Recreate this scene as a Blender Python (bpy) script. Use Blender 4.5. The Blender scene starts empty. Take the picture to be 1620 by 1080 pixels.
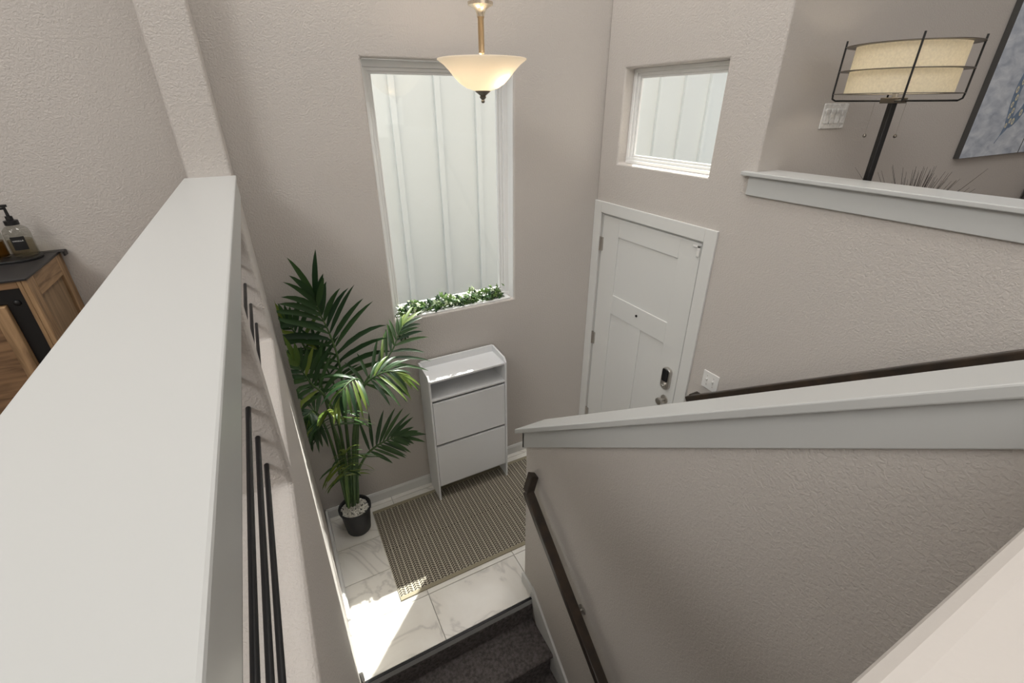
import bpy, bmesh, math, random
from mathutils import Vector, Matrix
random.seed(7)
S = bpy.context.scene
C = S.collection
PI = math.pi

# ------------------------------------------------------------------ camera (eye at the world origin, foyer floor at z = -2.755)
FZ = -2.755
UZ = -1.36
def make_camera():
    yaw, pitch, roll = math.radians(27.649), math.radians(27.246), math.radians(-0.2088)
    f0 = Vector((math.sin(yaw), math.cos(yaw), 0)); r0 = Vector((math.cos(yaw), -math.sin(yaw), 0)); u0 = Vector((0, 0, 1))
    fw = math.cos(pitch) * f0 - math.sin(pitch) * u0
    up = math.sin(pitch) * f0 + math.cos(pitch) * u0
    r = math.cos(roll) * r0 + math.sin(roll) * up
    u = -math.sin(roll) * r0 + math.cos(roll) * up
    cam = bpy.data.cameras.new('camera'); o = bpy.data.objects.new('camera', cam); C.objects.link(o)
    M = Matrix((r, u, -fw)).transposed().to_4x4()
    o.matrix_world = M
    cam.sensor_width = 36; cam.lens = 726.72 / 1620 * 36; cam.clip_start = 0.01; cam.clip_end = 200
    S.camera = o
make_camera()

# ------------------------------------------------------------------ light and exposure
S.view_settings.view_transform = 'Standard'; S.view_settings.look = 'None'
S.view_settings.gamma = 1.0; S.view_settings.use_curve_mapping = False
S.view_settings.exposure = -0.56
w = bpy.data.worlds.new('sky'); S.world = w; w.use_nodes = True
nt = w.node_tree; nt.nodes.clear()
sky = nt.nodes.new('ShaderNodeTexSky'); sky.sky_type = 'NISHITA'; sky.sun_disc = False
sky.sun_elevation = math.radians(50); sky.sun_rotation = math.radians(47); sky.dust_density = 3.0; sky.ozone_density = 0.6
bg = nt.nodes.new('ShaderNodeBackground'); bg.inputs[1].default_value = 0.42
wo = nt.nodes.new('ShaderNodeOutputWorld')
nt.links.new(sky.outputs[0], bg.inputs[0]); nt.links.new(bg.outputs[0], wo.inputs[0])
def light(name, kind, loc, energy, direction=None, color=(1, 1, 1), size=None, size_y=None, radius=None):
    l = bpy.data.lights.new(name, kind); l.energy = energy; l.color = color
    o = bpy.data.objects.new(name, l); C.objects.link(o); o.location = loc
    if kind == 'AREA':
        l.shape = 'RECTANGLE'; l.size = size; l.size_y = size_y or size
    if radius is not None: l.shadow_soft_size = radius
    if direction is not None: o.rotation_euler = Vector(direction).to_track_quat('-Z', 'Y').to_euler()
    return o
sun = light('sun', 'SUN', (4, 6, 6), 20.0, (-0.58, -0.54, -1.0), (1, .975, .94)); sun.data.angle = math.radians(0.53)
light('stairwell_fill', 'AREA', (0.95, 1.9, 4.1), 150, (0, 0, -1), (1, .985, .965), 2.0, 1.4)  # unseen area fill added overhead to brighten the foyer and stairwell
light('rear_fill', 'AREA', (0.9, -2.85, 0.6), 30, (0.05, 1, -0.05), (1, .985, .965), 3.2, 2.2)  # added fill behind the camera; the rear wall has no window
light('living_room_fill', 'AREA', (4.6, -0.9, 3.6), 42, (0, 0.3, -1), (1, .98, .96), 1.2, 1.2)  # unseen fill added for the living room wall
light('left_room_side_fill', 'AREA', (-4.0, -0.9, 3.0), 370, (1, 0.2, -0.5), (1, .995, .985), 4.4, 2.2)  # broad added fill from upper left for knee and entry walls, no window there
light('left_room_top_fill', 'AREA', (-2.1, 0.2, 4.1), 65, (1, 0.1, -1.6), (1, .985, .965), 1.6, 1.6)  # second added fill high in the left room, aimed over the guard wall
light('lower_hall_fill', 'AREA', (0.45, -0.75, -1.63), 13, (0, 0, -1), (1, .97, .94), 0.9, 0.9)  # unseen fill added under the landing to lift the dark risers

# ------------------------------------------------------------------ materials
MATS = {}
def srgb(c):
    return tuple(((v / 255) / 12.92 if v / 255 <= .04045 else ((v / 255 + .055) / 1.055) ** 2.4) for v in c)
def node(nt, t, **kw):
    n = nt.nodes.new(t)
    for k, v in kw.items(): setattr(n, k, v)
    return n
def mat(name, col, rough=.5, metal=0., spec=.5, bump=None, noise=None, emit=None, coat=0., trans=0.):
    """col sRGB 0..255; bump=(scale, strength, distance[, stretch]); noise=(scale, second colour, amount)"""
    m = bpy.data.materials.new(name); m.use_nodes = True; nt = m.node_tree
    b = nt.nodes['Principled BSDF']
    b.inputs['Base Color'].default_value = (*srgb(col), 1); b.inputs['Roughness'].default_value = rough
    b.inputs['Metallic'].default_value = metal; b.inputs['Specular IOR Level'].default_value = spec
    b.inputs['Coat Weight'].default_value = coat; b.inputs['Transmission Weight'].default_value = trans
    if emit: b.inputs['Emission Color'].default_value = (*srgb(emit[0]), 1); b.inputs['Emission Strength'].default_value = emit[1]
    tc = node(nt, 'ShaderNodeTexCoord')
    if noise:
        n = node(nt, 'ShaderNodeTexNoise'); n.inputs['Scale'].default_value = noise[0]; n.inputs['Detail'].default_value = 5
        nt.links.new(tc.outputs['Object'], n.inputs['Vector'])
        mx = node(nt, 'ShaderNodeMix', data_type='RGBA')
        mx.inputs[6].default_value = (*srgb(col), 1); mx.inputs[7].default_value = (*srgb(noise[1]), 1)
        mr = node(nt, 'ShaderNodeMapRange'); mr.inputs[1].default_value = .35; mr.inputs[2].default_value = .65
        mr.inputs[4].default_value = noise[2]
        nt.links.new(n.outputs[0], mr.inputs[0]); nt.links.new(mr.outputs[0], mx.inputs[0])
        nt.links.new(mx.outputs[2], b.inputs['Base Color'])
    if bump:
        n = node(nt, 'ShaderNodeTexNoise'); n.inputs['Scale'].default_value = bump[0]; n.inputs['Detail'].default_value = 3
        n.inputs['Distortion'].default_value = .6
        nt.links.new(tc.outputs['Object'], n.inputs['Vector'])
        mr = node(nt, 'ShaderNodeMapRange'); mr.inputs[1].default_value = .38; mr.inputs[2].default_value = .62
        nt.links.new(n.outputs[0], mr.inputs[0])
        bp = node(nt, 'ShaderNodeBump'); bp.inputs['Strength'].default_value = bump[1]; bp.inputs['Distance'].default_value = bump[2]
        nt.links.new(mr.outputs[0], bp.inputs['Height']); nt.links.new(bp.outputs[0], b.inputs['Normal'])
    MATS[name] = m
    return m
WALLC = (194, 188, 182)
m_wall = mat('wall_paint', WALLC, .75, spec=.25, bump=(110, .55, .002))
m_wall_smooth = mat('wall_paint_smooth', WALLC, .7, spec=.3, bump=(60, .12, .001))
m_trim = mat('trim_paint', (188, 189, 187), .32, spec=.5)
m_door = mat('door_paint', (214, 214, 211), .4, spec=.4)
m_white = mat('cabinet_white', (228, 229, 230), .38)
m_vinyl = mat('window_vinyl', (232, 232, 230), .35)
m_ceil = mat('ceiling_paint', (235, 233, 229), .9)
m_grout = mat('grout', (176, 172, 165), .9)
m_carpet_floor = mat('floor_carpet', (140, 132, 126), 1.0)
m_blackrod = mat('black_metal', (26, 26, 28), .35, metal=.4)
m_black = mat('black_satin', (20, 20, 21), .4)
m_rail = mat('dark_rail_wood', (38, 33, 28), .33, bump=(60, .15, .001), noise=(14, (66, 52, 40), .6))
m_chrome = mat('satin_nickel', (190, 186, 180), .28, metal=1.)
m_dark_glass = mat('keypad_black', (14, 14, 15), .15)
m_bronze = mat('brushed_bronze', (196, 172, 138), .35, metal=1.)
m_pewter = mat('pewter', (140, 134, 126), .4, metal=1.)
m_dkchain = mat('dark_chain', (84, 76, 66), .4, metal=1.)
m_stem = mat('palm_stem', (56, 84, 46), .5, noise=(9, (84, 106, 60), .8))
m_stem_yel = mat('palm_stem_light', (92, 118, 60), .5)
m_pot = mat('pot_plastic', (40, 41, 43), .5)
m_soil = mat('soil', (70, 62, 54), .9)
m_pebble = mat('pebble', (226, 222, 212), .6)
m_siding = mat('siding', (222, 226, 226), .7)
m_ground = mat('ground_concrete', (170, 170, 166), .9)
m_wood = mat('oak', (150, 112, 72), .55, bump=(30, .1, .001))
m_cabmetal = mat('cabinet_metal', (48, 46, 46), .42, metal=.3)
m_blackplate = mat('black_plate', (22, 21, 21), .45, metal=.3)
m_label = mat('label_black', (14, 14, 14), .5)
m_ink = mat('label_white', (226, 224, 220), .5)
m_art_edge = mat('art_edge', (66, 64, 62), .6)
m_frame_ring = mat('lamp_ring', (104, 98, 90), .35, metal=.8)
m_sofa = mat('grey_fabric', (84, 80, 78), .9)
m_grass = mat('dry_blade', (48, 42, 36), .7)
m_vase = mat('vase_dark', (58, 54, 52), .5)
m_plate = mat('switch_plate', (224, 223, 220), .3)
m_white_in = mat('shade_lining', (240, 236, 226), .6)

def leaf_mat(name, c1, c2, rough=.38):
    m = bpy.data.materials.new(name); m.use_nodes = True; nt = m.node_tree; b = nt.nodes['Principled BSDF']
    oi = node(nt, 'ShaderNodeObjectInfo'); mx = node(nt, 'ShaderNodeMix', data_type='RGBA')
    mx.inputs[6].default_value = (*srgb(c1), 1); mx.inputs[7].default_value = (*srgb(c2), 1)
    nt.links.new(oi.outputs['Random'], mx.inputs[0]); nt.links.new(mx.outputs[2], b.inputs['Base Color'])
    b.inputs['Roughness'].default_value = rough
    tr = node(nt, 'ShaderNodeBsdfTranslucent'); nt.links.new(mx.outputs[2], tr.inputs[0])
    ad = node(nt, 'ShaderNodeMixShader'); ad.inputs[0].default_value = .28
    nt.links.new(b.outputs[0], ad.inputs[1]); nt.links.new(tr.outputs[0], ad.inputs[2])
    nt.links.new(ad.outputs[0], nt.nodes['Material Output'].inputs[0])
    return m
m_leaf = leaf_mat('palm_leaf', (34, 62, 38), (62, 92, 48))
m_leaf_lt = leaf_mat('palm_leaf_young', (84, 112, 50), (128, 144, 64))
m_ivy = leaf_mat('ivy_leaf', (44, 84, 34), (112, 140, 74))
m_ivy_w = leaf_mat('ivy_leaf_variegated_sunlit', (176, 190, 150), (226, 230, 210))  # sunlit white of some leaves put into the colour, besides their variegation
m_ivy_d = leaf_mat('ivy_leaf_dark', (24, 48, 26), (44, 70, 40))

def glass_mat(name, tint=(255, 255, 255), refl=.04):
    m = bpy.data.materials.new(name); m.use_nodes = True; nt = m.node_tree
    nt.nodes.remove(nt.nodes['Principled BSDF'])
    t = node(nt, 'ShaderNodeBsdfTransparent'); t.inputs[0].default_value = (*srgb(tint), 1)
    g = node(nt, 'ShaderNodeBsdfGlossy'); g.inputs['Roughness'].default_value = .04
    lw = node(nt, 'ShaderNodeLayerWeight'); lw.inputs[0].default_value = .5      # Schlick reflectance, the same from both faces
    pw = node(nt, 'ShaderNodeMath', operation='POWER'); pw.inputs[1].default_value = 5
    fr = node(nt, 'ShaderNodeMath', operation='MULTIPLY_ADD'); fr.inputs[1].default_value = 1 - refl; fr.inputs[2].default_value = refl
    nt.links.new(lw.outputs['Facing'], pw.inputs[0]); nt.links.new(pw.outputs[0], fr.inputs[0])
    mx = node(nt, 'ShaderNodeMixShader')
    nt.links.new(fr.outputs[0], mx.inputs[0]); nt.links.new(t.outputs[0], mx.inputs[1]); nt.links.new(g.outputs[0], mx.inputs[2])
    nt.links.new(mx.outputs[0], nt.nodes['Material Output'].inputs[0])
    return m
m_glass = glass_mat('window_glass', (252, 254, 252))
m_bottle = glass_mat('bottle_glass', (236, 236, 232))
m_liquid_clear = glass_mat('clear_liquid', (232, 226, 212), refl=.0)
m_liquid_amber = glass_mat('amber_liquid', (178, 148, 96), refl=.0)

def shade_mat(name, col, trans, emit, weave=0):
    m = bpy.data.materials.new(name); m.use_nodes = True; nt = m.node_tree
    b = nt.nodes['Principled BSDF']; b.inputs['Base Color'].default_value = (*srgb(col), 1); b.inputs['Roughness'].default_value = .5
    b.inputs['Emission Color'].default_value = (*srgb(col), 1); b.inputs['Emission Strength'].default_value = emit
    t = node(nt, 'ShaderNodeBsdfTranslucent'); t.inputs[0].default_value = (*srgb(col), 1)
    mx = node(nt, 'ShaderNodeMixShader'); mx.inputs[0].default_value = trans
    if weave:
        tc = node(nt, 'ShaderNodeTexCoord'); n = node(nt, 'ShaderNodeTexNoise'); n.inputs['Scale'].default_value = weave; n.inputs['Detail'].default_value = 4
        nt.links.new(tc.outputs['Object'], n.inputs[0]); cm = node(nt, 'ShaderNodeMix', data_type='RGBA')
        cm.inputs[6].default_value = (*srgb(tuple(v * .86 for v in col)), 1); cm.inputs[7].default_value = (*srgb(col), 1)
        nt.links.new(n.outputs[0], cm.inputs[0])
        for i in (b.inputs['Base Color'], t.inputs[0], b.inputs['Emission Color']): nt.links.new(cm.outputs[2], i)
    nt.links.new(b.outputs[0], mx.inputs[1]); nt.links.new(t.outputs[0], mx.inputs[2])
    nt.links.new(mx.outputs[0], nt.nodes['Material Output'].inputs[0])
    return m
m_bowl = shade_mat('frosted_glass_bowl', (246, 238, 224), .6, .03)
m_linen = shade_mat('linen_shade', (246, 238, 218), .55, .25, weave=120)
m_bulb = mat('lit_bulb', (255, 244, 226), .5, emit=((255, 240, 218), 75))
m_bulb_floor = mat('lit_floor_lamp_bulb', (255, 244, 226), .5, emit=((255, 240, 218), 38))

def wood_mat(name, c1, c2, axis, scale=9):
    m = bpy.data.materials.new(name); m.use_nodes = True; nt = m.node_tree; b = nt.nodes['Principled BSDF']; b.inputs['Roughness'].default_value = .5
    tc = node(nt, 'ShaderNodeTexCoord'); mp = node(nt, 'ShaderNodeMapping')
    sc = [scale * 5] * 3; sc[axis] = scale * .5; mp.inputs['Scale'].default_value = sc
    n = node(nt, 'ShaderNodeTexNoise'); n.inputs['Scale'].default_value = 1.; n.inputs['Detail'].default_value = 6; n.inputs['Distortion'].default_value = .8
    nt.links.new(tc.outputs['Object'], mp.inputs[0]); nt.links.new(mp.outputs[0], n.inputs[0])
    r = node(nt, 'ShaderNodeValToRGB'); r.color_ramp.elements[0].position = .32; r.color_ramp.elements[1].position = .68
    r.color_ramp.elements[0].color = (*srgb(c1), 1); r.color_ramp.elements[1].color = (*srgb(c2), 1)
    nt.links.new(n.outputs[0], r.inputs[0]); nt.links.new(r.outputs[0], b.inputs['Base Color'])
    return m
m_oak_v = wood_mat('oak_upright', (112, 86, 58), (168, 136, 100), 2)
m_oak_h = wood_mat('oak_flat', (92, 68, 46), (142, 110, 78), 0)
m_oak_y = wood_mat('oak_side_rail', (112, 86, 58), (168, 136, 100), 1)
m_oak_p = wood_mat('oak_panel', (116, 94, 68), (150, 124, 94), 2, 6)

def tile_mat():
    m = bpy.data.materials.new('marble_tile'); m.use_nodes = True; nt = m.node_tree; b = nt.nodes['Principled BSDF']; b.inputs['Roughness'].default_value = .16
    tc = node(nt, 'ShaderNodeTexCoord'); oi = node(nt, 'ShaderNodeObjectInfo')
    cb = node(nt, 'ShaderNodeCombineXYZ'); ml = node(nt, 'ShaderNodeMath', operation='MULTIPLY'); ml.inputs[1].default_value = 37
    nt.links.new(oi.outputs['Random'], ml.inputs[0]); nt.links.new(ml.outputs[0], cb.inputs[2])
    ad = node(nt, 'ShaderNodeVectorMath', operation='ADD'); nt.links.new(tc.outputs['Object'], ad.inputs[0]); nt.links.new(cb.outputs[0], ad.inputs[1])
    n = node(nt, 'ShaderNodeTexNoise'); n.inputs['Scale'].default_value = 1.7; n.inputs['Detail'].default_value = 5; n.inputs['Distortion'].default_value = 1.1
    nt.links.new(ad.outputs[0], n.inputs[0])
    s = node(nt, 'ShaderNodeMath', operation='SUBTRACT'); s.inputs[1].default_value = .5
    a = node(nt, 'ShaderNodeMath', operation='ABSOLUTE'); nt.links.new(n.outputs[0], s.inputs[0]); nt.links.new(s.outputs[0], a.inputs[0])
    r = node(nt, 'ShaderNodeValToRGB'); e = r.color_ramp.elements
    e[0].position = 0; e[0].color = (*srgb((204, 200, 193)), 1); e[1].position = .02; e[1].color = (*srgb((226, 222, 214)), 1)
    e2 = r.color_ramp.elements.new(.12); e2.color = (*srgb((233, 230, 223)), 1)
    nt.links.new(a.outputs[0], r.inputs[0]); nt.links.new(r.outputs[0], b.inputs['Base Color'])
    return m
m_tile = tile_mat()

def carpet_mat():
    m = mat('stair_carpet', (152, 144, 141), 1.0, spec=.1, bump=(420, 1.0, .006), noise=(60, (100, 93, 93), .8))
    return m
m_carpet = carpet_mat()

def rug_mat(x0, y0, y1, x1):
    m = bpy.data.materials.new('rug_weave'); m.use_nodes = True; nt = m.node_tree; b = nt.nodes['Principled BSDF']; b.inputs['Roughness'].default_value = .95
    b.inputs['Specular IOR Level'].default_value = .1
    tc = node(nt, 'ShaderNodeTexCoord'); sp = node(nt, 'ShaderNodeSeparateXYZ'); nt.links.new(tc.outputs['Object'], sp.inputs[0])
    def M(op, a, bb=None, c=None):
        n = node(nt, 'ShaderNodeMath', operation=op)
        for i, v in enumerate((a, bb, c)):
            if v is None: continue
            if isinstance(v, (int, float)): n.inputs[i].default_value = v
            else: nt.links.new(v, n.inputs[i])
        return n.outputs[0]
    W = .0455; P = .0165; cy = (y1 - y0) / 2
    u = M('FRACT', M('DIVIDE', sp.outputs[0], W))
    d = M('MULTIPLY', M('ABSOLUTE', M('SUBTRACT', u, .5)), W)           # 0 at the seam, W/2 at the column edge
    yc = M('ABSOLUTE', M('SUBTRACT', sp.outputs[1], cy))
    v = M('FRACT', M('DIVIDE', M('SUBTRACT', yc, M('MULTIPLY', d, .75)), P))
    strokes = M('GREATER_THAN', v, .33)
    edge = M('LESS_THAN', d, W * .42)
    seam = M('GREATER_THAN', d, W * .03)
    dark = M('MULTIPLY', M('MULTIPLY', strokes, edge), seam)
    bord = M('MULTIPLY', M('GREATER_THAN', sp.outputs[1], .026), M('LESS_THAN', sp.outputs[1], (y1 - y0) - .03))
    dark = M('MULTIPLY', dark, bord)
    nz = node(nt, 'ShaderNodeTexNoise'); nz.inputs['Scale'].default_value = 300; nt.links.new(tc.outputs['Object'], nz.inputs[0])
    mx = node(nt, 'ShaderNodeMix', data_type='RGBA'); mx.inputs[6].default_value = (*srgb((180, 173, 157)), 1); mx.inputs[7].default_value = (*srgb((76, 70, 63)), 1)
    nt.links.new(dark, mx.inputs[0])
    mb = node(nt, 'ShaderNodeMix', data_type='RGBA'); mb.inputs[6].default_value = (*srgb((152, 145, 125)), 1)
    nt.links.new(bord, mb.inputs[0]); nt.links.new(mx.outputs[2], mb.inputs[7]); nt.links.new(mb.outputs[2], b.inputs['Base Color'])
    bp = node(nt, 'ShaderNodeBump'); bp.inputs['Strength'].default_value = .5; bp.inputs['Distance'].default_value = .002
    h = M('ADD', M('MULTIPLY', dark, -.6), nz.outputs[0]); nt.links.new(h, bp.inputs['Height']); nt.links.new(bp.outputs[0], b.inputs['Normal'])
    return m

def art_mat():
    m = bpy.data.materials.new('art_canvas'); m.use_nodes = True; nt = m.node_tree; b = nt.nodes['Principled BSDF']; b.inputs['Roughness'].default_value = .55
    tc = node(nt, 'ShaderNodeTexCoord'); mp = node(nt, 'ShaderNodeMapping'); mp.inputs['Scale'].default_value = (7, 7, 18); mp.inputs['Rotation'].default_value = (0, .55, 0)
    n = node(nt, 'ShaderNodeTexNoise'); n.inputs['Scale'].default_value = 1; n.inputs['Detail'].default_value = 7; n.inputs['Distortion'].default_value = .5
    nt.links.new(tc.outputs['Object'], mp.inputs[0]); nt.links.new(mp.outputs[0], n.inputs[0])
    r = node(nt, 'ShaderNodeValToRGB'); e = r.color_ramp.elements; e[0].position = .3; e[0].color = (*srgb((160, 170, 186)), 1); e[1].position = .68; e[1].color = (*srgb((214, 220, 228)), 1)
    nt.links.new(n.outputs[0], r.inputs[0]); nt.links.new(r.outputs[0], b.inputs['Base Color'])
    return m
m_art = art_mat()
m_art_blue = mat('art_tentacle_blue', (124, 144, 168), .6, noise=(30, (92, 114, 142), .8))
m_art_cream = mat('art_sucker_cream', (222, 214, 186), .6)

# ------------------------------------------------------------------ mesh helpers
class MB:
    def __init__(s): s.v = []; s.f = []
    def add(s, vs, fs):
        o = len(s.v); s.v += [tuple(x) for x in vs]; s.f += [tuple(i + o for i in f) for f in fs]; return s
    def box(s, x0, x1, y0, y1, z0, z1):
        vs = [(x, y, z) for z in (z0, z1) for y in (y0, y1) for x in (x0, x1)]
        return s.add(vs, [(0, 2, 3, 1), (4, 5, 7, 6), (0, 1, 5, 4), (2, 6, 7, 3), (0, 4, 6, 2), (1, 3, 7, 5)])
    def prism(s, poly, axis, a, b):
        """poly: 2-D points in the two other axes (cyclic order), extruded along axis from a to b"""
        n = len(poly)
        def pt(p, t):
            q = list(p); q.insert(axis, t); return tuple(q)
        vs = [pt(p, a) for p in poly] + [pt(p, b) for p in poly]
        fs = [tuple(range(n - 1, -1, -1)), tuple(range(n, 2 * n))] + [(i, (i + 1) % n, n + (i + 1) % n, n + i) for i in range(n)]
        return s.add(vs, fs)
    def lathe(s, prof, loc=(0, 0, 0), n=24, close=False):
        vs = []; fs = []; k = len(prof)
        for r, z in prof:
            for j in range(n):
                a = 2 * PI * j / n; vs.append((loc[0] + r * math.cos(a), loc[1] + r * math.sin(a), loc[2] + z))
        for i in range(k if close else k - 1):
            i2 = (i + 1) % k
            for j in range(n):
                j2 = (j + 1) % n; fs.append((i * n + j, i * n + j2, i2 * n + j2, i2 * n + j))
        return s.add(vs, fs)
    def tube(s, pts, rad, n=8, caps=True):
        pts = [Vector(p) for p in pts]; k = len(pts)
        rads = rad if isinstance(rad, (list, tuple)) else [rad] * k
        vs = []; fs = []; up = None
        for i, p in enumerate(pts):
            t = (pts[min(i + 1, k - 1)] - pts[max(i - 1, 0)]).normalized()
            if up is None:
                up = Vector((0, 0, 1)) if abs(t.z) < .9 else Vector((1, 0, 0))
            a = (up - t * up.dot(t)).normalized(); up = a; b = t.cross(a)
            for j in range(n):
                q = 2 * PI * j / n; vs.append(p + (a * math.cos(q) + b * math.sin(q)) * rads[i])
        for i in range(k - 1):
            for j in range(n):
                j2 = (j + 1) % n; fs.append((i * n + j, i * n + j2, (i + 1) * n + j2, (i + 1) * n + j))
        if caps: fs += [tuple(range(n - 1, -1, -1)), tuple(range((k - 1) * n, k * n))]
        return s.add(vs, fs)
    def bar(s, pts, wv, hv, w_, h_):
        """rectangular bar along pts; wv, hv unit vectors for width and height (mitred by shared vectors)"""
        vs = []; fs = []
        for p in pts:
            p = Vector(p)
            for a, b in ((-1, -1), (1, -1), (1, 1), (-1, 1)): vs.append(p + Vector(wv) * a * w_ / 2 + Vector(hv) * b * h_ / 2)
        k = len(pts)
        for i in range(k - 1):
            for j in range(4):
                j2 = (j + 1) % 4; fs.append((i * 4 + j, i * 4 + j2, (i + 1) * 4 + j2, (i + 1) * 4 + j))
        fs += [(3, 2, 1, 0), tuple(range((k - 1) * 4, k * 4))]
        return s.add(vs, fs)
    def mesh(s, name, smooth=False):
        me = bpy.data.meshes.new(name); me.from_pydata(s.v, [], s.f)
        bm = bmesh.new(); bm.from_mesh(me); bmesh.ops.recalc_face_normals(bm, faces=bm.faces); bm.to_mesh(me); bm.free()
        if smooth:
            for p in me.polygons: p.use_smooth = True
        return me
    def build(s, name, m, parent=None, smooth=False, bevel=0, seg=2, loc=None, sharp=None):
        me = s.mesh(name, smooth); me.materials.append(m)
        return link(name, me, parent, bevel, seg, loc, sharp)
def link(name, me, parent=None, bevel=0, seg=2, loc=None, sharp=None):
    o = bpy.data.objects.new(name, me); C.objects.link(o)
    if parent is not None:
        o.parent = parent
        o.matrix_parent_inverse = Matrix.Translation(-parent.location)      # the meshes are written in world coordinates
    if loc is not None:
        o.location = loc
        if parent is not None: o.matrix_parent_inverse = Matrix.Identity(4); o.location = Vector(loc) - parent.location
    if bevel:
        b = o.modifiers.new('bevel', 'BEVEL'); b.width = bevel; b.segments = seg; b.limit_method = 'ANGLE'; b.angle_limit = math.radians(40)
    if sharp: me.set_sharp_from_angle(angle=math.radians(sharp))
    return o
def tag(o, label=None, cat=None, group=None, kind=None):
    if label: o['label'] = label
    if cat: o['category'] = cat
    if group: o['group'] = group
    if kind: o['kind'] = kind
    return o
def thing(name, loc, label, cat, group=None):
    o = bpy.data.objects.new(name, None); C.objects.link(o); o.location = loc; o.empty_display_size = .05
    return tag(o, label, cat, group)
def struct(o, label=None): o['kind'] = 'structure'; return tag(o, label) if label else o

def cut_wall(axis, a, b, us, vs, holes, open_faces=()):
    """slab between axis=a and axis=b, made of the cells of the grid us x vs less the cells in holes"""
    m = MB(); idx = {}; V = []; F = []
    def vid(i, j, k):
        if (i, j, k) not in idx:
            q = [us[i], vs[j]]; q.insert(axis, (a, b)[k]); idx[(i, j, k)] = len(V); V.append(tuple(q))
        return idx[(i, j, k)]
    nu, nv = len(us) - 1, len(vs) - 1
    solid = lambda i, j: 0 <= i < nu and 0 <= j < nv and (i, j) not in holes
    for i in range(nu):
        for j in range(nv):
            if not solid(i, j): continue
            for k in (0, 1):
                if (i, j, k) in open_faces: continue
                F.append(tuple(vid(*q, k) for q in ((i, j), (i + 1, j), (i + 1, j + 1), (i, j + 1))))
            for (di, dj, p, q) in ((-1, 0, (i, j), (i, j + 1)), (1, 0, (i + 1, j), (i + 1, j + 1)), (0, -1, (i, j), (i + 1, j)), (0, 1, (i, j + 1), (i + 1, j + 1))):
                if not solid(i + di, j + dj): F.append((vid(*p, 0), vid(*q, 0), vid(*q, 1), vid(*p, 1)))
    m.add(V, F)
    return m

# ================================================================== SETTING
XD = 2.1975; YB = 2.827; FX = -.104
TOP = 4.2
# back wall with the tall window
W1 = (.603, 1.5, -1.286, .22)
cut = cut_wall(1, YB, YB + .16, [-4.1, W1[0], W1[1], XD + .1325], [-3.1, W1[2], W1[3], TOP], {(1, 1)})
wall_back = struct(cut.build('wall_back', m_wall, bevel=.011, seg=3))
# entry wall with door and small window; lower part runs on under the ledge
W2 = (1.859, 2.637, -.359, .201)
D = (1.80, 2.738, FZ, -.708)
cut = cut_wall(0, XD, XD + .1325, [-3, 1.573, 1.72, D[0], W2[0], W2[1], D[1], YB - .001], [-4.2, FZ - .012, D[3], W2[2], -.32, W2[3], TOP],
               {(0, 4), (0, 5), (3, 1), (4, 1), (5, 1), (4, 3), (4, 4)}, {(1, 4, 1), (1, 5, 1)})
wall_right = struct(cut.build('wall_right', m_wall, bevel=.011, seg=3))
lw_ = MB().box(XD + .1325, 6.6, 1.573, 1.72, -1.6, TOP); lw_.f = [f for f in lw_.f if f != (0, 4, 6, 2)]
wall_lamp = struct(lw_.build('wall_living_room', m_wall))
struct(MB().box(6.6, 6.7, -3.1, 1.72, -1.6, TOP).build('wall_far_right', m_wall))
struct(MB().box(-4.1, 6.7, -3.1, -3.0, -4.2, TOP).build('wall_rear', m_wall))
struct(MB().box(-4.2, -4.1, -3.1, YB + .16, -1.6, TOP).build('wall_far_left', m_wall))
struct(MB().box(-4.2, 6.7, -3.1, YB + .16, TOP, TOP + .15).build('ceiling', m_ceil))
# guard wall on the left with two openings, and the full-height pier at its end
ys = [.16, .30, 1.215, 1.305, 2.29, 2.62]; zs = [-4.2, -1.36, -1.0, -.445, -.31]
cut = cut_wall(0, FX, -.285, [-.3] + ys[1:], zs, {(1, 2), (3, 2)})
cut.v = [(x + (.018 * (-1.0 - max(z, -2.755)) / 1.75 if (x > -.2 and z < -1.01) else 0), y, z) for x, y, z in cut.v]
wall_left = struct(cut.build('wall_left', m_wall, bevel=.014, seg=3))
struct(MB().box(FX, -.285, 2.62, YB, -4.2, TOP).build('wall_pier', m_wall, bevel=.014, seg=3))
for y0, y1 in ((.30, 1.215), (1.305, 2.29)):
    for z in (-.53, -.622, -.714, -.812, -.910):
        MB().tube([(-.155, y0 - .004, z), (-.155, y1 + .004, z)], .0068, 12).build('railing_rod', m_blackrod, wall_left, smooth=True, sharp=50)
# knee wall between the two flights
KS = .745
ktop = lambda y: -1.575 + KS * (1.742 - y)
poly = [(-.1, -4.2), (1.573, -4.2), (1.573, FZ - .012), (1.68, FZ - .012), (1.68, ktop(1.68)), (.04, ktop(.04)), (-.1, ktop(.04))]
wall_stair = struct(MB().prism(poly, 0, .967, 1.08).build('wall_stair', m_wall))
wall_landing = struct(MB().box(FX + .002, 1.08, -.16, .041, -1.6, -.3).build('wall_landing', m_wall_smooth, bevel=.02, seg=3))
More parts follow.
